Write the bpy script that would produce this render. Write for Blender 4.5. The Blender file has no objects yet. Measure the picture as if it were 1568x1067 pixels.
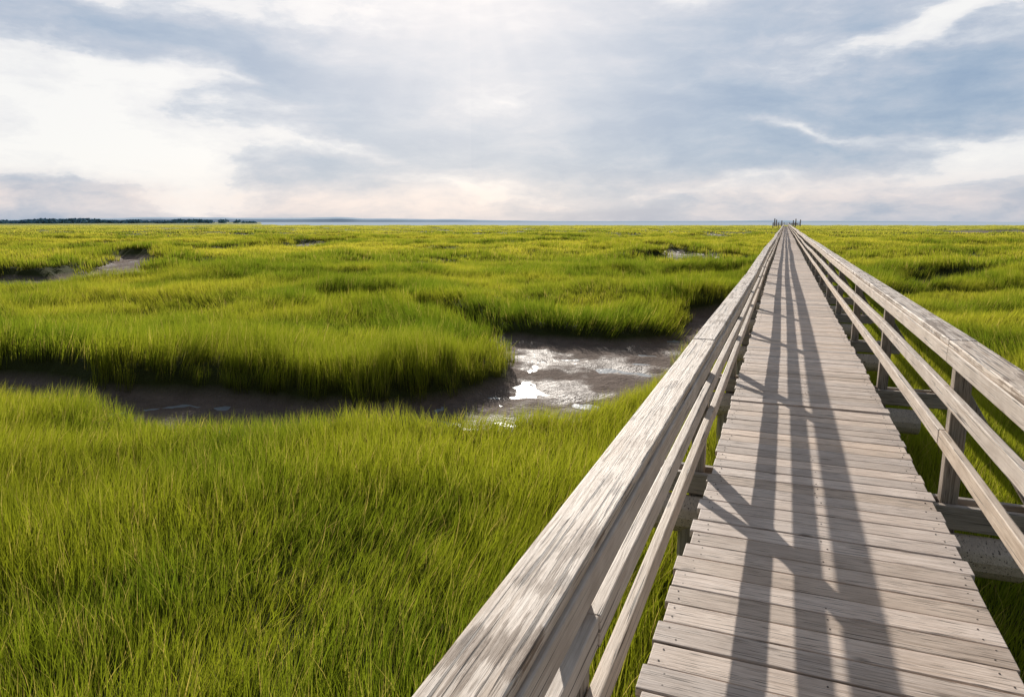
import bpy, math, random
import numpy as np
from mathutils import Vector, Matrix
random.seed(7); rng=np.random.default_rng(11)
sc=bpy.context.scene
sc.view_settings.view_transform='Standard'; sc.view_settings.look='None'; sc.view_settings.exposure=0
CT,ST=math.cos(math.radians(21.5)),math.sin(math.radians(21.5))
def VW(t,s): return (CT*t-ST*s, ST*t+CT*s)      # local survey frame -> world
def WV(x,y): return (CT*x+ST*y, -ST*x+CT*y)
GZ=-0.95
# ---------------- noise ----------------
def h2(ix,iy,s):
    ix=(ix.astype(np.int64)&0xffff).astype(np.uint64); iy=(iy.astype(np.int64)&0xffff).astype(np.uint64)
    n=(ix*np.uint64(374761393)+iy*np.uint64(668265263)+np.uint64(s*144269+17))&np.uint64(0xffffffff)
    n=((n^(n>>np.uint64(13)))*np.uint64(1274126177))&np.uint64(0xffffffff)
    n=n^(n>>np.uint64(16))
    n=(n*np.uint64(2246822519))&np.uint64(0xffffffff); n=n^(n>>np.uint64(15))
    return n.astype(np.float64)/4294967295.0
def vn(x,y,s=0):
    x=np.asarray(x,float);y=np.asarray(y,float)
    fx=np.floor(x);fy=np.floor(y);u=x-fx;v=y-fy
    u=u*u*(3-2*u);v=v*v*(3-2*v)
    a=h2(fx,fy,s);b=h2(fx+1,fy,s);c=h2(fx,fy+1,s);d=h2(fx+1,fy+1,s)
    return (a*(1-u)+b*u)*(1-v)+(c*(1-u)+d*u)*v
def fbm(x,y,s=0,o=4):
    r=0;a=.5;t=0
    for i in range(o):
        r=r+a*vn(x,y,s+i*7);t+=a;a*=.5;x=x*2.03+5.1;y=y*2.03+1.7
    return r/t
def sstep(a,b,x):
    t=np.clip((x-a)/(b-a),0,1);return t*t*(3-2*t)
# ---------------- creeks ----------------
near=[(-60,30),(-40,22),(-20,14),(-12,11.0),(-7.3,9.5),(-6,8.8),(-4.7,8.2),(-3,7.9),(-1.5,8.1),(-.2,8.0),(1,8.8),(2.2,10.2),(3.4,12.7),(4.7,15.5),(6.5,18.5),(9,21.3),(14,23.8),(20,25.2),(35,31),(60,33)]
far=[(-60,32),(-40,24),(-20,16.2),(-13,13.9),(-9,12.4),(-6.8,11.6),(-4.5,11.0),(-3.3,10.8),(-2,10.8),(-.8,11.2),(-.3,12.3),(-.35,13.6),(-.9,15.3),(-1.6,17.2),(-3.2,19.2),(-3.0,20.0),(-1.4,18.8),(-.2,17.2),(1.85,16.6),(3.3,16.7),(4.0,17.4),(4.5,18.8),(5.6,21),(7.6,23.2),(13,25.2),(20,26.4),(35,32.2),(60,35)]
poly=np.array(near+far[::-1])
def poly_sd(t,s):
    d=np.full(t.shape,1e9);inside=np.zeros(t.shape,bool)
    n=len(poly)
    for i in range(n):
        a=poly[i];b=poly[(i+1)%n];e=b-a
        w0=t-a[0];w1=s-a[1]
        k=np.clip((w0*e[0]+w1*e[1])/(e@e),0,1)
        d=np.minimum(d,np.hypot(w0-k*e[0],w1-k*e[1]))
        c=((a[1]<=s)&(b[1]>s))|((b[1]<=s)&(a[1]>s))
        if abs(e[1])>1e-9:
            xi=a[0]+(s-a[1])/e[1]*e[0]
            inside^=(c&(t<xi))
    return np.where(inside,d,-d)   # positive inside
lines=[ # polyline channels (t,s,half width)
 [(-48,46,1.2),(-34,37,1.0),(-27,34,1.4),(-21.5,31.0,4.2),(-17.5,33.2,4.0),(-13,35.5,3.0),(-9.5,38,.8)],
 [(-21,33,2.0),(-23.5,42,2.2),(-30,55,2)],
 [(5.5,42,1.0),(9,44,2.0),(12.8,46,3.9),(17,49,3.0),(24,51,2.3),(40,58,3),(60,60,2.2)],
 [(13.5,46,2.4),(15.5,58,2.2),(12,74,2)],
 [(-9.5,29,.6),(-7,30,1.7),(-5,29.6,.6)],
 [(1.2,30,.7),(3.6,31,1.9),(6.3,30.5,.7)],
 [(-3.6,20.5,.6),(-4.6,22,1.2),(-6,22.5,.5)],
 [(6.5,30.8,.6),(9,34,1.7),(12,36,.8)],
 [(-12,45,.8),(-9,47,2.6),(-3,46,1)],
 [(-36,62,3),(-29,64,4.5),(-22,70,3),(-24,86,3)],
 [(-8,74,2),(0,80,5),(8,84,4),(16,78,2)],
 [(5,60,1.4),(12,58,3),(15,62,1.6)],
 [(-60,95,5),(-44,104,7),(-20,100,4),(0,118,6),(25,112,5),(45,126,6)],
 [(-95,135,6),(-60,150,9),(-30,142,6),(10,165,9),(50,150,6),(80,170,6)],
 [(16,28,.9),(19,31,1.8),(26,36,1.4),(40,41,1.2)],
 [(45,75,4),(70,84,5),(100,88,4)],
 [(100,148,8),(120,158,22),(150,166,48),(280,185,65)],
 [(60,190,7),(100,240,8)],
 [(-160,200,9),(-100,215,11),(-60,240,8)],
]
def line_sd(t,s):
    best=np.full(t.shape,-1e9)
    for L in lines:
        for (a0,a1,w0),(b0,b1,w1) in zip(L[:-1],L[1:]):
            e0,e1=b0-a0,b1-a1;l=e0*e0+e1*e1
            k=np.clip(((t-a0)*e0+(s-a1)*e1)/l,0,1)
            best=np.maximum(best,(w0+(w1-w0)*k)-np.hypot(t-a0-k*e0,s-a1-k*e1))
    return best
NT=np.array(near)
def terrain(x,y,full=False):
    t,s=WV(x,y); r=np.hypot(x,y)
    wob=(fbm(x*.9,y*.9,3,3)-.5)
    sd=poly_sd(t,s)+wob*.9
    amp=np.clip(r/40,.6,4)
    wa=3*np.clip(r/60,0,2.5)
    sd2=line_sd(t+(fbm(x*.12,y*.12,8,2)-.5)*wa,s+(fbm(x*.12,y*.12,9,2)-.5)*wa)+wob*1.1*np.minimum(amp,2.5)
    chan=np.maximum(sstep(-.24,.42,sd),sstep(-.3,.6,sd2))
    t2,s2=t/30,s/38
    rn=np.abs(fbm(t2,s2,21,3)-.5)
    net=sstep(.050,.016,rn)*sstep(45,80,r)*sstep(.42,.5,fbm(t/40,s/40,77,2))
    rn2=np.abs(fbm(t/85,s/95,31,3)-.5)
    net=np.maximum(net,sstep(.040,.012,rn2)*sstep(80,150,r))
    chan=np.maximum(chan,net*.95)
    und=(fbm(x*.22,y*.22,5,3)-.5)*.95*sstep(7,24,r)+(fbm(x/14,y/14,15,2)-.5)*.75*sstep(22,60,r)
    prox=np.exp(-((np.maximum(sd,sd2)+.9)/1.0)**2)
    nside=sstep(.6,-.2,s-np.interp(t,NT[:,0],NT[:,1]))*(sd>sd2)
    prox=prox*(1-nside)
    lumps=(fbm(x*2.2,y*2.2,6,4)-.5)*.16
    z=GZ+(und+prox*.09)*(1-chan)+.03*(lumps)-chan*.42+chan*lumps
    edge=430+(fbm(x/60,y/60,41,3)-.5)*120
    bay=sstep(0,12,s-edge)*(t>-.36*s)
    z=z-bay*1.6
    if full:
        low=np.exp(-((sd+.6)/1.2)**2)*nside
        return z,np.clip(np.maximum(chan,bay),0,1),prox,low,und
    return z,np.clip(np.maximum(chan,bay),0,1)
# ---------------- materials helpers ----------------
def newmat(n):
    m=bpy.data.materials.new(n);m.use_nodes=True;nt=m.node_tree;nt.nodes.clear();return m,nt
def N(nt,t,**k):
    n=nt.nodes.new(t)
    for a,b in k.items(): setattr(n,a,b)
    return n
def math_(nt,op,a,b=None,c=None,clamp=False):
    n=N(nt,'ShaderNodeMath',operation=op);n.use_clamp=clamp
    for i,v in enumerate((a,b,c)):
        if v is None: continue
        if isinstance(v,(int,float)): n.inputs[i].default_value=v
        else: nt.links.new(v,n.inputs[i])
    return n.outputs[0]
def vmath(nt,op,a,b=None):
    n=N(nt,'ShaderNodeVectorMath',operation=op)
    for i,v in enumerate((a,b)):
        if v is None: continue
        if isinstance(v,(tuple,list)): n.inputs[i].default_value=v
        else: nt.links.new(v,n.inputs[i])
    return n.outputs['Value'] if op in('DOT_PRODUCT','LENGTH') else n.outputs[0]
def noise(nt,vec,scale,detail=4,rough=.5,dist=0):
    n=N(nt,'ShaderNodeTexNoise');n.inputs['Scale'].default_value=scale;n.inputs['Detail'].default_value=detail
    n.inputs['Roughness'].default_value=rough;n.inputs['Distortion'].default_value=dist
    if vec is not None: nt.links.new(vec,n.inputs['Vector'])
    return n
def mixc(nt,f,a,b,mode='MIX'):
    n=N(nt,'ShaderNodeMix',data_type='RGBA',blend_type=mode)
    if isinstance(f,(int,float)): n.inputs[0].default_value=f
    else: nt.links.new(f,n.inputs[0])
    for i,v in ((6,a),(7,b)):
        if isinstance(v,(tuple,list)): n.inputs[i].default_value=(v[0],v[1],v[2],1)
        else: nt.links.new(v,n.inputs[i])
    return n.outputs[2]
def ramp(nt,f,stops):
    n=N(nt,'ShaderNodeValToRGB');e=n.color_ramp.elements
    while len(e)<len(stops): e.new(.5)
    for i,(p,c) in enumerate(stops):
        e[i].position=p; e[i].color=(c,c,c,1) if isinstance(c,(int,float)) else (c[0],c[1],c[2],1)
    nt.links.new(f,n.inputs[0]);return n.outputs[0]
def maprange(nt,v,a,b,c=0,d=1):
    n=N(nt,'ShaderNodeMapRange');nt.links.new(v,n.inputs[0])
    for i,q in enumerate((a,b,c,d)): n.inputs[i+1].default_value=q
    return n.outputs[0]
def wood(name,axis,light,dark,worn=.35,tone=.3,wcol=(.27,.20,.145),wr=(.46,.60),bump=.6,g2s=(17,1.1),crs=(190,5,.35,.40)):
    m,nt=newmat(name)
    tc=N(nt,'ShaderNodeTexCoord');geo=N(nt,'ShaderNodeNewGeometry')
    rnd=geo.outputs['Random Per Island']
    cx=N(nt,'ShaderNodeCombineXYZ')
    nt.links.new(math_(nt,'MULTIPLY',rnd,37.0),cx.inputs[0]);nt.links.new(math_(nt,'MULTIPLY',rnd,71.0),cx.inputs[1]);nt.links.new(math_(nt,'MULTIPLY',rnd,53.0),cx.inputs[2])
    base=vmath(nt,'ADD',tc.outputs['Object'],cx.outputs[0])
    s=[110]*3; s[axis]=3.4
    v1=vmath(nt,'MULTIPLY',base,tuple(s))
    s2=[g2s[0]]*3; s2[axis]=g2s[1]
    v2=vmath(nt,'MULTIPLY',base,tuple(s2))
    s3=[crs[0]]*3; s3[axis]=crs[1]
    v3=vmath(nt,'MULTIPLY',base,tuple(s3))
    g1=noise(nt,v1,1,5,.66,.6).outputs[0]
    g2=noise(nt,v2,1,5,.66,.9).outputs[0]
    g3=noise(nt,v3,1,2,.6,.3).outputs[0]
    bl=noise(nt,base,4.5,3,.6).outputs[0]
    f=math_(nt,'ADD',math_(nt,'MULTIPLY',g1,.65),math_(nt,'MULTIPLY',g2,.35))
    f=ramp(nt,f,[(.40,0),(.54,1)])
    col=mixc(nt,f,dark,light)
    w=ramp(nt,math_(nt,'ADD',math_(nt,'ADD',math_(nt,'MULTIPLY',g2,.42),math_(nt,'MULTIPLY',bl,.30)),math_(nt,'MULTIPLY',g1,.28)),[(wr[0],0),(wr[1],1)])
    col=mixc(nt,math_(nt,'MULTIPLY',w,worn),col,wcol)
    cr=ramp(nt,g3,[(crs[2],1),(crs[3],0)])
    col=mixc(nt,math_(nt,'MULTIPLY',cr,.85),col,(.075,.058,.045))
    tn=maprange(nt,rnd,0,1,1-tone,1+tone*.25)
    wn=N(nt,'ShaderNodeTexWhiteNoise',noise_dimensions='1D');nt.links.new(rnd,wn.inputs['W'])
    warm=mixc(nt,wn.outputs['Value'],(1.01,.99,.97),(1.05,.965,.86))
    tv=N(nt,'ShaderNodeCombineXYZ')
    for i in range(3): nt.links.new(tn,tv.inputs[i])
    col=mixc(nt,1,col,tv.outputs[0],'MULTIPLY');col=mixc(nt,1,col,warm,'MULTIPLY')
    vo=N(nt,'ShaderNodeTexVoronoi');vo.inputs['Scale'].default_value=1
    s4=[8.0]*3; s4[axis]=3.0
    nt.links.new(vmath(nt,'MULTIPLY',base,tuple(s4)),vo.inputs['Vector'])
    kn=ramp(nt,vo.outputs['Distance'],[(.06,1),(.13,0)])
    col=mixc(nt,math_(nt,'MULTIPLY',kn,.65),col,(.12,.085,.06))
    b=N(nt,'ShaderNodeBsdfPrincipled');nt.links.new(col,b.inputs['Base Color']);b.inputs['Roughness'].default_value=.6
    b.inputs['Specular IOR Level'].default_value=.4
    hh=math_(nt,'ADD',math_(nt,'MULTIPLY',g1,.7),math_(nt,'MULTIPLY',g2,.6))
    hh=math_(nt,'SUBTRACT',hh,math_(nt,'MULTIPLY',cr,.45))
    bu=N(nt,'ShaderNodeBump');bu.inputs['Strength'].default_value=bump;bu.inputs['Distance'].default_value=.006
    nt.links.new(hh,bu.inputs['Height']);nt.links.new(bu.outputs[0],b.inputs['Normal'])
    o=N(nt,'ShaderNodeOutputMaterial');nt.links.new(b.outputs[0],o.inputs[0]);return m
M_deck=wood('weathered_deck_wood',0,(.85,.745,.665),(.53,.43,.355),worn=.5,tone=.28,wcol=(.36,.265,.20))
M_cap=wood('worn_handrail_wood',1,(.84,.76,.68),(.50,.40,.31),worn=.9,tone=.08,wcol=(.24,.17,.115),wr=(.512,.532),bump=.9,g2s=(26,.9),crs=(85,1.1,.385,.41))
M_rail=wood('weathered_rail_wood',1,(.82,.735,.65),(.52,.43,.35),worn=.5,tone=.16,crs=(90,1.3,.35,.38))
M_post=wood('weathered_post_wood',2,(.44,.39,.34),(.2,.17,.14),worn=.4)
M_joist=wood('weathered_joist_wood',0,(.58,.52,.46),(.28,.24,.20),worn=.4)
mn,nt=newmat('rusty_nail');b=N(nt,'ShaderNodeBsdfPrincipled');b.inputs['Base Color'].default_value=(.09,.065,.05,1);b.inputs['Roughness'].default_value=.6
o=N(nt,'ShaderNodeOutputMaterial');nt.links.new(b.outputs[0],o.inputs[0]);M_nail=mn
# ---------------- mesh builders ----------------
class MB:
    def __init__(s): s.v=[];s.f=[]
    def beam(s,p0,p1,w,h,up=(0,0,1)):
        p0=Vector(p0);p1=Vector(p1);d=(p1-p0).normalized();up=Vector(up)
        side=d.cross(up).normalized();u=side.cross(d).normalized()
        n=len(s.v)
        for p in (p0,p1):
            for a,b in ((-1,-1),(1,-1),(1,1),(-1,1)):
                s.v.append(p+side*(a*w/2)+u*(b*h/2))
        for q in ((3,2,1,0),(4,5,6,7),(0,1,5,4),(1,2,6,5),(2,3,7,6),(3,0,4,7)): s.f.append([n+i for i in q])
    def cyl(s,p0,p1,r0,r1,k=12,jit=0):
        p0=Vector(p0);p1=Vector(p1);d=(p1-p0).normalized();a=d.orthogonal().normalized();b=d.cross(a);n=len(s.v)
        jr=[1+random.uniform(-jit,jit) for _ in range(k)]
        for p,r in ((p0,r0),(p1,r1)):
            for i in range(k):
                an=2*math.pi*i/k; s.v.append(p+(a*math.cos(an)+b*math.sin(an))*r*jr[i])
        for i in range(k): s.f.append([n+i,n+(i+1)%k,n+k+(i+1)%k,n+k+i])
        s.f.append([n+i for i in range(k)][::-1]);s.f.append([n+k+i for i in range(k)])
    def obj(s,name,mat,parent=None,bevel=0,segs=2):
        me=bpy.data.meshes.new(name);me.from_pydata([tuple(v) for v in s.v],[],s.f);me.materials.append(mat);me.update()
        ob=bpy.data.objects.new(name,me);sc.collection.objects.link(ob)
        if parent: ob.parent=parent
        if bevel:
            m=ob.modifiers.new('Bevel','BEVEL');m.width=bevel;m.segments=segs;m.limit_method='ANGLE'
        return ob
def empty(n):
    e=bpy.data.objects.new(n,None);sc.collection.objects.link(e);return e
u=random.uniform
XL,XR=-.355,.867
END=262.0
def wav(y): return .012*math.sin(y*.21)+.010*math.sin(y*.083+1)
def wz(y): return .012*math.sin(y*.31+.7)+.01*math.sin(y*.12)
bw=empty('boardwalk')
D=MB();y=-3.0;nails=MB()
while y<END:
    w=.139+u(-.003,.0015); z=-.019+u(-.0018,.0018)+wz(y)*(1 if y>6 else 0)
    dx=wav(y)*(1 if y>3 else 0);sk=u(-.002,.002)
    D.beam((XL+dx+u(-.016,.010),y+w/2+sk,z+u(-.002,.002)),(XR+dx+u(-.010,.016),y+w/2-sk,z+u(-.002,.002)),w,.038)
    if y<14:
        for xx in (XL+.055,.256,XR-.055):
            for yy in (.035,.105):
                if xx==.256 and u(0,1)<.5: continue
                px,py=xx+dx+u(-.022,.022),y+yy+u(-.008,.008)
                nails.cyl((px,py,z+.012),(px,py,z+.0210),.0036,.0036,8)
    y+=w+.0065+u(-.002,.003)
D.obj('deck_planks',M_deck,bw,.004,2);nails.obj('nail_heads',M_nail,bw)
S=MB()
for xx in (-.30,.256,.81):
    yy=-3
    while yy<END: S.beam((xx,yy,-.135),(xx,yy+5.88,-.135),.05,.17);yy+=5.9
S.obj('stringers',M_rail,bw,.004,1)
stations=[1.5+2.95*k for k in range(-1,int((END-1.5)/2.95)+1)]
J=MB();P=MB();C=MB()
for i,ys in enumerate(stations):
    J.beam((-1.02+u(-.06,.03),ys+.075,-.125),(1.55+u(-.03,.08),ys+.075,-.128),.042,.14)
    J.beam((-.98+u(-.06,.03),ys-.075,-.127),(1.50+u(-.03,.08),ys-.075,-.124),.042,.14)
    C.cyl((-.78+u(-.1,.05),ys-.10,-.335),(1.30+u(-.05,.12),ys-.10+u(-.03,.03),-.33),.125,.115,14,.07)
    for xx in (-.42,.93):
        P.cyl((xx+u(-.03,.03),ys-.10,-2.2),(xx,ys-.10,-.36),.13,.115,14,.05)
J.obj('cross_joists',M_joist,bw,.004,1);C.obj('pile_caps',M_rail,bw,.012,2);P.obj('support_piles',M_post,bw)
def railing(name,sgn,x_cap,x_rail,x_post,ztop,hs,xo):
    e=empty(name)
    cap=MB();ra=MB();po=MB();br=MB()
    yy=-1.45;jx=0;jz=0
    while yy<END:
        L=5.9
        nx,nz=u(-.014,.014),u(-.012,.012)
        y1=yy+L;ww=.14+u(-.002,.002)
        cap.beam((x_cap+jx+wav(yy),yy+.0015,ztop-.019+jz+wz(yy)),(x_cap+nx+wav(y1),y1-.0015,ztop-.019+nz+wz(y1)),ww,.038)
        jx,jz=nx+u(-.008,.008),nz+u(-.004,.004);yy=y1
    for hi,h in enumerate([ztop-.038-.003-.0445]+hs):
        yy=-1.45-(2.95 if hi==1 else 0);jx=jz=0
        while yy<END:
            y1=yy+5.9;nx,nz=u(-.008,.006),u(-.016,.016)*(0 if hi==0 else 1)
            ra.beam((x_rail+jx+wav(yy),yy+.002,h+jz+wz(yy)),(x_rail+nx+wav(y1),y1-.002,h+nz+wz(y1)),.038,.089)
            jx,jz=nx+u(-.003,.003),nz+u(-.008,.008)*(0 if hi==0 else 1);yy=y1
    for ys in stations:
        a=u(-.008,.008)
        po.beam((x_post+wav(ys)+a,ys,-.42),(x_post+wav(ys),ys+u(-.01,.01),ztop-.041+wz(ys)),.088,.088,(0,1,0))
        br.beam((x_post+sgn*.03+wav(ys),ys+.065,.60),(xo+u(-.03,.03),ys+.012,-.10),.038,.088,(0,1,0))
    cap.obj('handrail_cap',M_cap,e,.007,3);ra.obj('horizontal_rails',M_rail,e,.005,2)
    po.obj('posts',M_post,e,.005,2);br.obj('diagonal_braces',M_post,e,.004,1)
railing('wooden_railing',-1,-.445,-.385,-.450,.80,[.53,.33],-.95)
railing('wooden_railing',1,.960,.905,.970,.88,[.56,.30],1.45)
# ---------------- platform at the end ----------------
pf=empty('viewing_platform')
A=MB();yy=END+.1
while yy<END+7: A.beam((-4.2,yy+.07,.0),(5.0,yy+.07,.0),.139,.04);yy+=.146
A.obj('platform_planks',M_deck,pf)
A=MB()
for xx in np.arange(-4.1,5.1,1.84):
    for yy in (END+.2,END+6.9):
        if yy<END+1 and -1<xx<1.4: continue
        A.beam((xx,yy,-1.9),(xx,yy,1.3),.18,.18,(0,1,0))
for xx,hh in ((-3.6,2.7),(-3.0,2.3),(-1.2,2.0),(2.6,2.1),(3.4,2.6),(4.9,2.3)): A.cyl((xx,END+3.5,0),(xx,END+3.5,hh),.2,.17,10)
for h in (.45,.8,1.12):
    A.beam((-4.1,END+6.9,h),(4.95,END+6.9,h),.05,.12)
    A.beam((-4.1,END+.2,h),(-.6,END+.2,h),.05,.12);A.beam((1.1,END+.2,h),(4.95,END+.2,h),.05,.12)
    for xx in (-4.1,4.95): A.beam((xx,END+.2,h),(xx,END+6.9,h),.05,.1)
A.beam((1.8,END+4,.45),(4.2,END+4,.45),.4,.06);A.beam((1.8,END+4.2,.8),(4.2,END+4.2,.8),.05,.3)
for xx in (1.9,4.1): A.beam((xx,END+4,0),(xx,END+4,.42),.08,.3,(0,1,0))
A.obj('platform_posts_and_rails',M_post,pf)
# ---------------- terrain ----------------
na=720
rs=[0.6]
while rs[-1]<9000: rs.append(rs[-1]*(1.016 if rs[-1]<60 else 1.03))
rs=np.array(rs);nr=len(rs)
th=np.linspace(0,2*math.pi,na,endpoint=False)
R,T=np.meshgrid(rs,th,indexing='ij')
X=(R*np.cos(T)).ravel();Y=(R*np.sin(T)).ravel()
Z,CH=terrain(X,Y)
V=np.stack([X,Y,Z],1);V=np.vstack([V,[[0,0,GZ]]]);CH=np.append(CH,0)
i,j=np.meshgrid(np.arange(nr-1),np.arange(na),indexing='ij');j2=(j+1)%na
Q=np.stack([i*na+j,(i+1)*na+j,(i+1)*na+j2,i*na+j2],-1).reshape(-1,4)
me=bpy.data.meshes.new('marsh_ground')
tri=[[len(V)-1,k,(k+1)%na] for k in range(na)]
me.from_pydata(V.tolist(),[],Q.tolist()+tri);me.update()
at=me.attributes.new('chan','FLOAT','POINT');at.data.foreach_set('value',CH.astype(np.float32))
me.polygons.foreach_set('use_smooth',[True]*len(me.polygons))
g=bpy.data.objects.new('marsh_ground',me);sc.collection.objects.link(g)
m,nt=newmat('marsh_soil')
geo=N(nt,'ShaderNodeNewGeometry');P_=geo.outputs['Position']
aa=N(nt,'ShaderNodeAttribute',attribute_name='chan')
n1=noise(nt,P_,3.0,5,.6).outputs[0];n3=noise(nt,P_,15,4,.65).outputs[0]
n4=noise(nt,P_,.7,2,.5).outputs[0]
mud=mixc(nt,n1,(.11,.078,.060),(.29,.22,.18))
peat=mixc(nt,n1,(.03,.034,.010),(.07,.08,.02))
farg=mixc(nt,ramp(nt,n4,[(.35,0),(.65,1)]),(.20,.22,.05),(.32,.33,.09))
fd=maprange(nt,vmath(nt,'LENGTH',P_),90,300)
grd=mixc(nt,fd,peat,farg)
cf=maprange(nt,aa.outputs['Fac'],.5,.9)
col=mixc(nt,cf,grd,mud)
b=N(nt,'ShaderNodeBsdfPrincipled');nt.links.new(col,b.inputs['Base Color'])
wet=ramp(nt,math_(nt,'ADD',math_(nt,'MULTIPLY',n4,.7),math_(nt,'MULTIPLY',n1,.3)),[(.43,.45),(.53,.95)])
rgm=N(nt,'ShaderNodeMix',data_type='FLOAT');nt.links.new(cf,rgm.inputs[0]);rgm.inputs[2].default_value=.95;nt.links.new(wet,rgm.inputs[3])
nt.links.new(rgm.outputs[0],b.inputs['Roughness']);b.inputs['Specular IOR Level'].default_value=.13
bu=N(nt,'ShaderNodeBump');bu.inputs['Strength'].default_value=1;bu.inputs['Distance'].default_value=.11
nt.links.new(math_(nt,'ADD',n1,math_(nt,'MULTIPLY',n3,.8)),bu.inputs['Height']);nt.links.new(bu.outputs[0],b.inputs['Normal'])
o=N(nt,'ShaderNodeOutputMaterial');nt.links.new(b.outputs[0],o.inputs[0]);me.materials.append(m)
# water
w=MB();k=128;w.v=[(9500*math.cos(2*math.pi*a/k),9500*math.sin(2*math.pi*a/k),-1.402) for a in range(k)];w.f=[list(range(k))]
m,nt=newmat('tidal_water');b=N(nt,'ShaderNodeBsdfPrincipled');b.inputs['Base Color'].default_value=(.27,.29,.31,1)
geo=N(nt,'ShaderNodeNewGeometry');nn=noise(nt,geo.outputs['Position'],9,3,.55).outputs[0]
# the open bay is wind-rippled and dull, the sheltered creek puddles are smooth
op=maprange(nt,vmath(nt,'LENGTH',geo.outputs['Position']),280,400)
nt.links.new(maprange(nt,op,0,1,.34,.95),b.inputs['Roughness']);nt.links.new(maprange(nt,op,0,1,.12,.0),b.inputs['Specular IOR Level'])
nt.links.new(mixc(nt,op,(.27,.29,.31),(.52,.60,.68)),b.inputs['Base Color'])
bu=N(nt,'ShaderNodeBump');bu.inputs['Strength'].default_value=.5;bu.inputs['Distance'].default_value=.03;nt.links.new(nn,bu.inputs['Height']);nt.links.new(bu.outputs[0],b.inputs['Normal'])
o=N(nt,'ShaderNodeOutputMaterial');nt.links.new(b.outputs[0],o.inputs[0])
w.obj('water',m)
# ---------------- grass ----------------
m,nt=newmat('cordgrass')
bl=N(nt,'ShaderNodeAttribute',attribute_name='bl');hh=N(nt,'ShaderNodeAttribute',attribute_name='hh')
pt=N(nt,'ShaderNodeAttribute',attribute_name='tint');fa=N(nt,'ShaderNodeAttribute',attribute_name='spread')
c=mixc(nt,pt.outputs['Fac'],(.080,.150,.012),(.25,.285,.022))
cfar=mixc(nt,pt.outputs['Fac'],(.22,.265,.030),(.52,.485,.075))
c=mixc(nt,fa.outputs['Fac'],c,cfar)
c=mixc(nt,maprange(nt,bl.outputs['Fac'],0,1,0,.45),c,(.27,.31,.035))
dry=maprange(nt,bl.outputs['Fac'],.90,.96)
c=mixc(nt,dry,c,(.44,.36,.14))
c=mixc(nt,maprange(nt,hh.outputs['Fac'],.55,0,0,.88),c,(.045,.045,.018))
geo=N(nt,'ShaderNodeNewGeometry')
c=mixc(nt,maprange(nt,vmath(nt,'LENGTH',geo.outputs['Position']),110,480,0,.55),c,(.46,.46,.20))  # aerial haze painted into the blade colour, paler with distance
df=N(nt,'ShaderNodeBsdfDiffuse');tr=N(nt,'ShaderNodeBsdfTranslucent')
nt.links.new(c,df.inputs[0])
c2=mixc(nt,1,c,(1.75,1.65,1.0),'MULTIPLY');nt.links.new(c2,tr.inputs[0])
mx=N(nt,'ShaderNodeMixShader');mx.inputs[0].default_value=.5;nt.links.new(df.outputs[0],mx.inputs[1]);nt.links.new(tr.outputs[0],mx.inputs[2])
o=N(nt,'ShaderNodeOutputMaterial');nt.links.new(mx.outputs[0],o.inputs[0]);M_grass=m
gc=bpy.data.collections.new('grass_clumps')
def clump(name,rad,nb,width,hmin,hmax,seg,lean):
    vs=[];fs=[];bl=[];hv=[]
    for q in range(nb):
        a=rng.uniform(0,6.283);r=rad*math.sqrt(rng.uniform());bx,by=r*math.cos(a),r*math.sin(a)
        H=rng.uniform(hmin,hmax);la=rng.uniform(0,6.283);le=abs(rng.normal(0,lean))*H
        fa=rng.uniform(0,3.1416);wx,wy=math.cos(fa)*width/2,math.sin(fa)*width/2
        n=len(vs);rb=rng.uniform()
        w0=rng.uniform(.7,1.3)
        for k in range(seg+1):
            f=k/seg;ww=w0*(1-f**1.6);px=bx+math.cos(la)*le*f**1.8;py=by+math.sin(la)*le*f**1.8;pz=H*f*(1-.15*f*le/H)
            if k<seg:
                vs+= [(px-wx*ww,py-wy*ww,pz),(px+wx*ww,py+wy*ww,pz)];bl+=[rb,rb];hv+=[f,f]
            else: vs.append((px,py,pz));bl.append(rb);hv.append(f)
        for k in range(seg-1):
            fs.append((n+2*k,n+2*k+1,n+2*k+3,n+2*k+2))
        fs.append((n+2*seg-2,n+2*seg-1,n+2*seg))
    me=bpy.data.meshes.new(name);me.from_pydata(vs,[],fs);me.update()
    for nm,d in (('bl',bl),('hh',hv)):
        at=me.attributes.new(nm,'FLOAT','POINT');at.data.foreach_set('value',np.array(d,np.float32))
    me.materials.append(M_grass);gc.objects.link(bpy.data.objects.new(name,me))
for v in range(4): clump(f'clump_0_{v}',.15,52,.0058,.20,.48,3,.22)
for v in range(4): clump(f'clump_1_{v}',.28,66,.012,.23,.48,2,.24)
for v in range(4): clump(f'clump_2_{v}',.72,90,.045,.26,.48,1,.30)
for v in range(4): clump(f'clump_3_{v}',2.6,80,.26,.24,.46,1,.4)
pts=[];rot=[];scl=[];idx=[];tint=[];spr=[]
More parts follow.
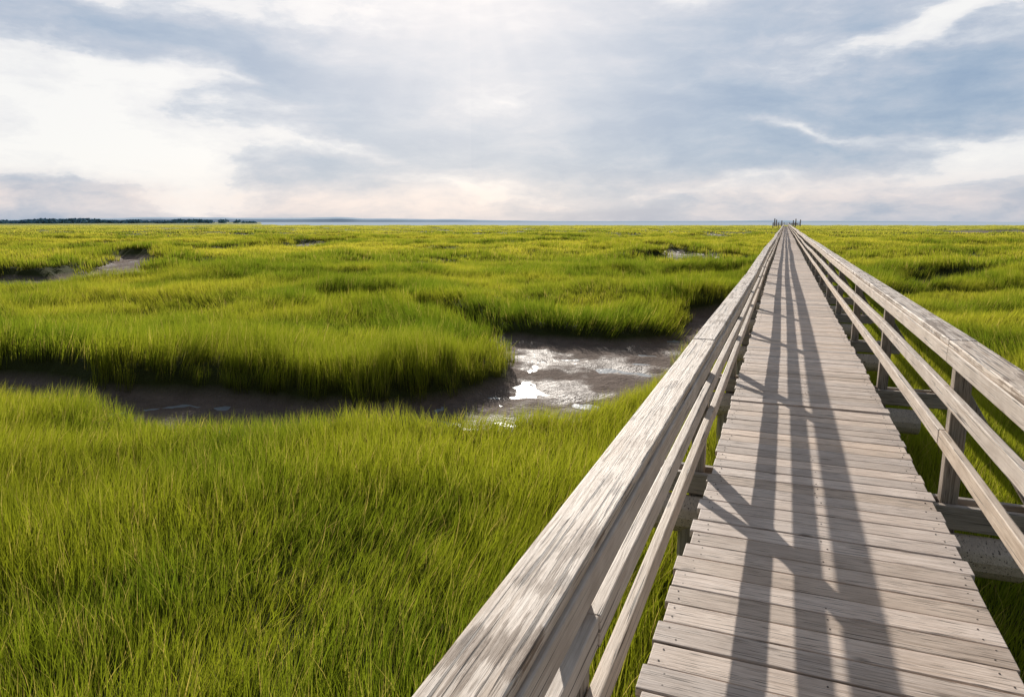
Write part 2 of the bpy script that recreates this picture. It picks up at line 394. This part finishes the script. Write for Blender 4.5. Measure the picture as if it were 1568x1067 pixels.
for lod,(r0,r1,cell,ang) in enumerate([(1.2,13,.155,50),(13,40,.33,46),(40,130,.95,44),(130,520,3.6,43)]):
    G=np.arange(-r1*1.1,r1*1.1,cell);gx,gy=np.meshgrid(G,G);gx=gx.ravel();gy=gy.ravel()
    gx=gx+rng.uniform(-.5,.5,gx.shape)*cell;gy=gy+rng.uniform(-.5,.5,gy.shape)*cell
    t,s=WV(gx,gy);r=np.hypot(gx,gy);rr=r*(1+rng.uniform(-.08,.08,r.shape))
    az=np.degrees(np.abs(np.arctan2(t,s)))
    k=(rr>=r0)&(rr<r1)&((az<ang)|(r<4))
    gx,gy=gx[k],gy[k]
    z,ch,prox,low,und=terrain(gx,gy,True)
    k=ch<np.where(rng.uniform(size=len(ch))<.25,.85,.62)
    gx,gy,z,ch,prox,low,und=[q[k] for q in (gx,gy,z,ch,prox,low,und)]
    n=len(gx);rz=rng.uniform(0,6.283,n);r=np.hypot(gx,gy)
    hn=fbm(gx*.7,gy*.7,51,3);hb=fbm(gx*.09,gy*.09,52,2)
    hs=.42+1.0*hn+.35*(hb-.4)
    hs*=(1+.50*prox)*(1-.25*low)
    under=(gx>-.55)&(gx<1.05);hs*=np.where(under,.75,1)
    lx=(fbm(gx*.5,gy*.5,61,3)-.5)*1.2+.06;ly=(fbm(gx*.5,gy*.5,62,3)-.5)*1.2-.03
    lx+=rng.normal(0,.09,n);ly+=rng.normal(0,.09,n)
    cr,sr=np.cos(-rz),np.sin(-rz);ax=lx*cr-ly*sr;ay=lx*sr+ly*cr
    lm=(1,1,.6,.15)[lod]
    pts.append(np.stack([gx,gy,z-.015],1));rot.append(np.stack([-ay*lm,ax*lm,rz],1))
    scl.append(np.stack([np.ones(n)*1.0,np.ones(n),hs],1));idx.append(lod*4+rng.integers(0,4,n))
    q=.5*fbm(gx*.55,gy*.55,81,3)+.5*fbm(gx*.07,gy*.07,82,3)
    tt=sstep(.36,.64,q)+und*.7-.45*prox+rng.normal(0,.08,n)
    tint.append(np.clip(tt,0,1));spr.append(.85*np.clip((r-6)/34,0,1)*(1-.65*prox))
pts=np.vstack(pts);rot=np.vstack(rot);scl=np.vstack(scl);idx=np.concatenate(idx)
me=bpy.data.meshes.new('marsh_grass');me.vertices.add(len(pts));me.vertices.foreach_set('co',pts.astype(np.float32).ravel())
for nm,d in (('rot',rot),('scl',scl)):
    at=me.attributes.new(nm,'FLOAT_VECTOR','POINT');at.data.foreach_set('vector',d.astype(np.float32).ravel())
for nm,d in (('tint',tint),('spread',spr)):
    at=me.attributes.new(nm,'FLOAT','POINT');at.data.foreach_set('value',np.concatenate(d).astype(np.float32))
at=me.attributes.new('idx','INT','POINT');at.data.foreach_set('value',idx.astype(np.int32));me.update()
mg=bpy.data.objects.new('marsh_grass',me);sc.collection.objects.link(mg)
ng=bpy.data.node_groups.new('scatter_grass','GeometryNodeTree')
ng.interface.new_socket('Geometry',in_out='INPUT',socket_type='NodeSocketGeometry');ng.interface.new_socket('Geometry',in_out='OUTPUT',socket_type='NodeSocketGeometry')
gi=ng.nodes.new('NodeGroupInput');go=ng.nodes.new('NodeGroupOutput')
ci=ng.nodes.new('GeometryNodeCollectionInfo');ci.inputs['Collection'].default_value=gc;ci.inputs['Separate Children'].default_value=True;ci.inputs['Reset Children'].default_value=True
ip=ng.nodes.new('GeometryNodeInstanceOnPoints');ip.inputs['Pick Instance'].default_value=True
def na_(n,t):
    q=ng.nodes.new('GeometryNodeInputNamedAttribute');q.data_type=t;q.inputs['Name'].default_value=n;return q.outputs['Attribute']
er=ng.nodes.new('FunctionNodeEulerToRotation');rl=ng.nodes.new('GeometryNodeRealizeInstances')
L=ng.links.new
L(gi.outputs[0],ip.inputs['Points']);L(ci.outputs[0],ip.inputs['Instance']);L(na_('idx','INT'),ip.inputs['Instance Index'])
L(na_('rot','FLOAT_VECTOR'),er.inputs[0]);L(er.outputs[0],ip.inputs['Rotation']);L(na_('scl','FLOAT_VECTOR'),ip.inputs['Scale']);L(ip.outputs[0],rl.inputs[0]);L(rl.outputs[0],go.inputs[0])
mod=mg.modifiers.new('scatter','NODES');mod.node_group=ng
# ---------------- distant tree line & hills ----------------
vs=[];fs=[]
for q in range(1100):
    f=rng.uniform()**.9; a=-1.05+f*.68; s=620+620*f+rng.uniform(0,90)
    if rng.uniform()<sstep(.7,1,f)*.8: continue
    t=a*s;x,y=VW(t,s);H=rng.uniform(3.4,6.0)*(1+.25*math.sin(f*23)+.15*math.sin(f*61))
    if H<2: H=2
    W=rng.uniform(3,6)
    for c in range(26):
        cz=GZ+H*rng.uniform(.0,1)**.8; k=math.sqrt(max(0,1-((cz-GZ)/H)**2))+.15
        cx=x+rng.normal(0,W*.45)*k;cy=y+rng.normal(0,W*.45)*k;sz=rng.uniform(.6,1.6)
        d1=rng.normal(size=3);d1/=np.linalg.norm(d1);d2=np.cross(d1,rng.normal(size=3));d2/=np.linalg.norm(d2)
        n=len(vs);p=np.array([cx,cy,cz])
        for sa,sb in ((-1,-1),(1,-.8),(.9,1),(-.8,.9)): vs.append(tuple(p+d1*sa*sz+d2*sb*sz))
        fs.append((n,n+1,n+2,n+3))
me=bpy.data.meshes.new('distant_treeline');me.from_pydata(vs,[],fs)
m,nt=newmat('distant_foliage');b=N(nt,'ShaderNodeBsdfDiffuse');geo=N(nt,'ShaderNodeNewGeometry')
nt.links.new(mixc(nt,geo.outputs['Random Per Island'],(.15,.27,.35),(.21,.35,.44)),b.inputs[0])  # blue-grey aerial haze is baked into the foliage colour
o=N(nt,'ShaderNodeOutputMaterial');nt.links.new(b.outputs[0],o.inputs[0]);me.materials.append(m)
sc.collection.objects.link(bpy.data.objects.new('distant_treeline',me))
m,nt=newmat('hazy_hill');b=N(nt,'ShaderNodeBsdfDiffuse');geo=N(nt,'ShaderNodeNewGeometry')
nt.links.new(mixc(nt,noise(nt,geo.outputs['Position'],.01,4).outputs[0],(.46,.57,.68),(.56,.67,.78)),b.inputs[0])  # pale blue haze painted as the hill colour, no volume
o=N(nt,'ShaderNodeOutputMaterial');nt.links.new(b.outputs[0],o.inputs[0])
vs=[];fs=[];K=400
for k in range(K):
    f=k/(K-1);a=-1.0+f*1.75;s=4200+400*math.sin(f*5);t=a*s;x,y=VW(t,s)
    env=(24*sstep(.05,.3,f)*(1-sstep(.40,.62,f))+7*(1-sstep(.85,1,f))+9*math.exp(-((f-.78)/.02)**2)*.5)
    H=env*(.75+.5*float(fbm(np.array(f*40),np.array(1.),71,4)))
    x2,y2=VW(t*1.08,s*1.08);x3,y3=VW(t*.985,s*.985)
    vs+=[(x3,y3,-2),(x,y,H*.6),(x2,y2,H)]
    if k: 
        n=3*k;fs+=[(n-3,n,n+1,n-2),(n-2,n+1,n+2,n-1)]
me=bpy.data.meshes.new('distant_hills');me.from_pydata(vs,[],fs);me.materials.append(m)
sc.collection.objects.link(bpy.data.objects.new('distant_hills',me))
# ---------------- sky ----------------
SAZ,SEL=math.radians(-24.8),math.radians(22)
sund=Vector((math.sin(SAZ)*math.cos(SEL),math.cos(SAZ)*math.cos(SEL),math.sin(SEL)))
W=bpy.data.worlds.new('World');sc.world=W;W.use_nodes=True;nt=W.node_tree;nt.nodes.clear()
sky=N(nt,'ShaderNodeTexSky',sky_type='NISHITA');sky.sun_disc=False;sky.sun_elevation=SEL;sky.sun_rotation=SAZ%(2*math.pi);sky.dust_density=1
tc=N(nt,'ShaderNodeTexCoord');d=vmath(nt,'NORMALIZE',tc.outputs['Generated'])
q=vmath(nt,'MULTIPLY',d,(4.2,4.2,10.0))
nz=noise(nt,q,1,8,.57,.1)
wv=vmath(nt,'SUBTRACT',nz.outputs['Color'],(.5,.5,.5))
dw=vmath(nt,'ADD',d,vmath(nt,'MULTIPLY',wv,(.34,.34,.16)))
sep=N(nt,'ShaderNodeSeparateXYZ');nt.links.new(dw,sep.inputs[0]);sep0=N(nt,'ShaderNodeSeparateXYZ');nt.links.new(d,sep0.inputs[0])
def blob(az,el,wa,we,amp,slope=0,pw=2.0):
    az=math.radians(az-21.5);el=math.radians(el)
    e=(math.cos(az),-math.sin(az),0);fw=(math.sin(az),math.cos(az),0)
    ea=vmath(nt,'DOT_PRODUCT',dw,e)
    zz=math_(nt,'SUBTRACT',sep.outputs[2],math.sin(el))
    if slope: zz=math_(nt,'SUBTRACT',zz,math_(nt,'MULTIPLY',ea,slope))
    A=math_(nt,'POWER',math_(nt,'ABSOLUTE',math_(nt,'DIVIDE',ea,math.sin(math.radians(wa)))),pw)
    B=math_(nt,'POWER',math_(nt,'ABSOLUTE',math_(nt,'DIVIDE',zz,math.sin(math.radians(we)))),pw)
    g=math_(nt,'EXPONENT',math_(nt,'MULTIPLY',math_(nt,'ADD',A,B),-1.0))
    fr=math_(nt,'GREATER_THAN',vmath(nt,'DOT_PRODUCT',d,fw),0.0)
    return math_(nt,'MULTIPLY',math_(nt,'MULTIPLY',g,fr),amp)
n2=noise(nt,vmath(nt,'MULTIPLY',vmath(nt,'ADD',d,vmath(nt,'MULTIPLY',wv,(.12,.12,.05))),(4.6,4.6,15.0)),1,9,.61,0).outputs[0]
M=math_(nt,'MULTIPLY_ADD',n2,1.6,-.535)
for args in [(-36,7.2,14.5,5.2,.70,-.24,4.0),(-30,15.4,8,1.4,.42),(-15,15.8,6,1.2,.30),(-1,18,8,6,.20),(35,13.6,10,1.2,.52,.2),(37,5.0,10,2.2,.46,.0,3.0),
             (6,2.4,20,.8,.28),(-13,4.6,6,.8,.28,-.1),(22,6.6,4,.5,.3),(-23,11,2.5,.7,.22),(-18,12,10,2.2,-.24,-.2),(12,14,9,2.5,-.14),
             (20,9,12,3.0,-.22),(-11,9.5,8,2.6,-.14),(12,4.8,16,1.1,-.14),(-33,.8,14,.8,-.35),(34,1.2,8,.9,-.12),(32,9,9,1.8,-.22)]:
    M=math_(nt,'ADD',M,blob(*args))
cl=ramp(nt,M,[(.0,(.29,.395,.55)),(.18,(.37,.465,.60)),(.36,(.49,.55,.655)),(.50,(.64,.68,.75)),(.60,(.83,.83,.85)),(.82,(.95,.94,.925))])
hz=math_(nt,'EXPONENT',math_(nt,'MULTIPLY',math_(nt,'POWER',math_(nt,'DIVIDE',math_(nt,'SUBTRACT',sep0.outputs[2],.03),.028),2.0),-1.0))
hz=math_(nt,'MULTIPLY',hz,maprange(nt,n2,.40,.60,.15,.8))
cl=mixc(nt,hz,cl,(.85,.76,.75))
dt=vmath(nt,'DOT_PRODUCT',d,tuple(sund))
gw=math_(nt,'EXPONENT',math_(nt,'MULTIPLY',math_(nt,'SUBTRACT',1.0,dt),-26.0))
e1=Vector((math.cos(SAZ),-math.sin(SAZ),0));e2=e1.cross(sund).normalized()
an=math_(nt,'ARCTAN2',vmath(nt,'DOT_PRODUCT',d,tuple(e1)),vmath(nt,'DOT_PRODUCT',d,tuple(e2)))
ns=N(nt,'ShaderNodeTexNoise',noise_dimensions='1D');nt.links.new(an,ns.inputs['W']);ns.inputs['Scale'].default_value=4;ns.inputs['Detail'].default_value=1
ray=math_(nt,'MULTIPLY',maprange(nt,ns.outputs[0],.42,.62,0,.05),math_(nt,'EXPONENT',math_(nt,'MULTIPLY',math_(nt,'SUBTRACT',1.0,dt),-9.0)))
cl=mixc(nt,math_(nt,'ADD',math_(nt,'MULTIPLY',gw,.68),ray),cl,(1.0,.955,.95))
fall=maprange(nt,dt,-.3,.75,.45,1)
up=maprange(nt,sep0.outputs[2],.35,.9,1,.5)
ff=math_(nt,'MULTIPLY',math_(nt,'MULTIPLY',fall,up),10.0)
fv=N(nt,'ShaderNodeCombineXYZ')
for i_ in range(3): nt.links.new(ff,fv.inputs[i_])
cl=vmath(nt,'MULTIPLY',cl,fv.outputs[0])
fin=mixc(nt,.93,sky.outputs[0],cl)
bg=N(nt,'ShaderNodeBackground');bg.inputs[1].default_value=.1;nt.links.new(fin,bg.inputs[0])
o=N(nt,'ShaderNodeOutputWorld');nt.links.new(bg.outputs[0],o.inputs[0])
W.cycles.sampling_method='MANUAL';W.cycles.sample_map_resolution=256
# ---------------- sun & camera ----------------
ld=bpy.data.lights.new('sun','SUN');ld.energy=5;ld.angle=math.radians(.6);ld.color=(1,.93,.84)
lo=bpy.data.objects.new('sun',ld);sc.collection.objects.link(lo);lo.rotation_euler=(-sund).to_track_quat('-Z','Y').to_euler();lo.location=(-20,40,30)
cd=bpy.data.cameras.new('camera');cd.lens=24;cd.sensor_width=36;cd.clip_end=20000;cd.clip_start=.05
co=bpy.data.objects.new('camera',cd);sc.collection.objects.link(co);co.location=(0,0,1.55);co.rotation_euler=(math.radians(79.5),0,math.radians(21.5));sc.camera=co
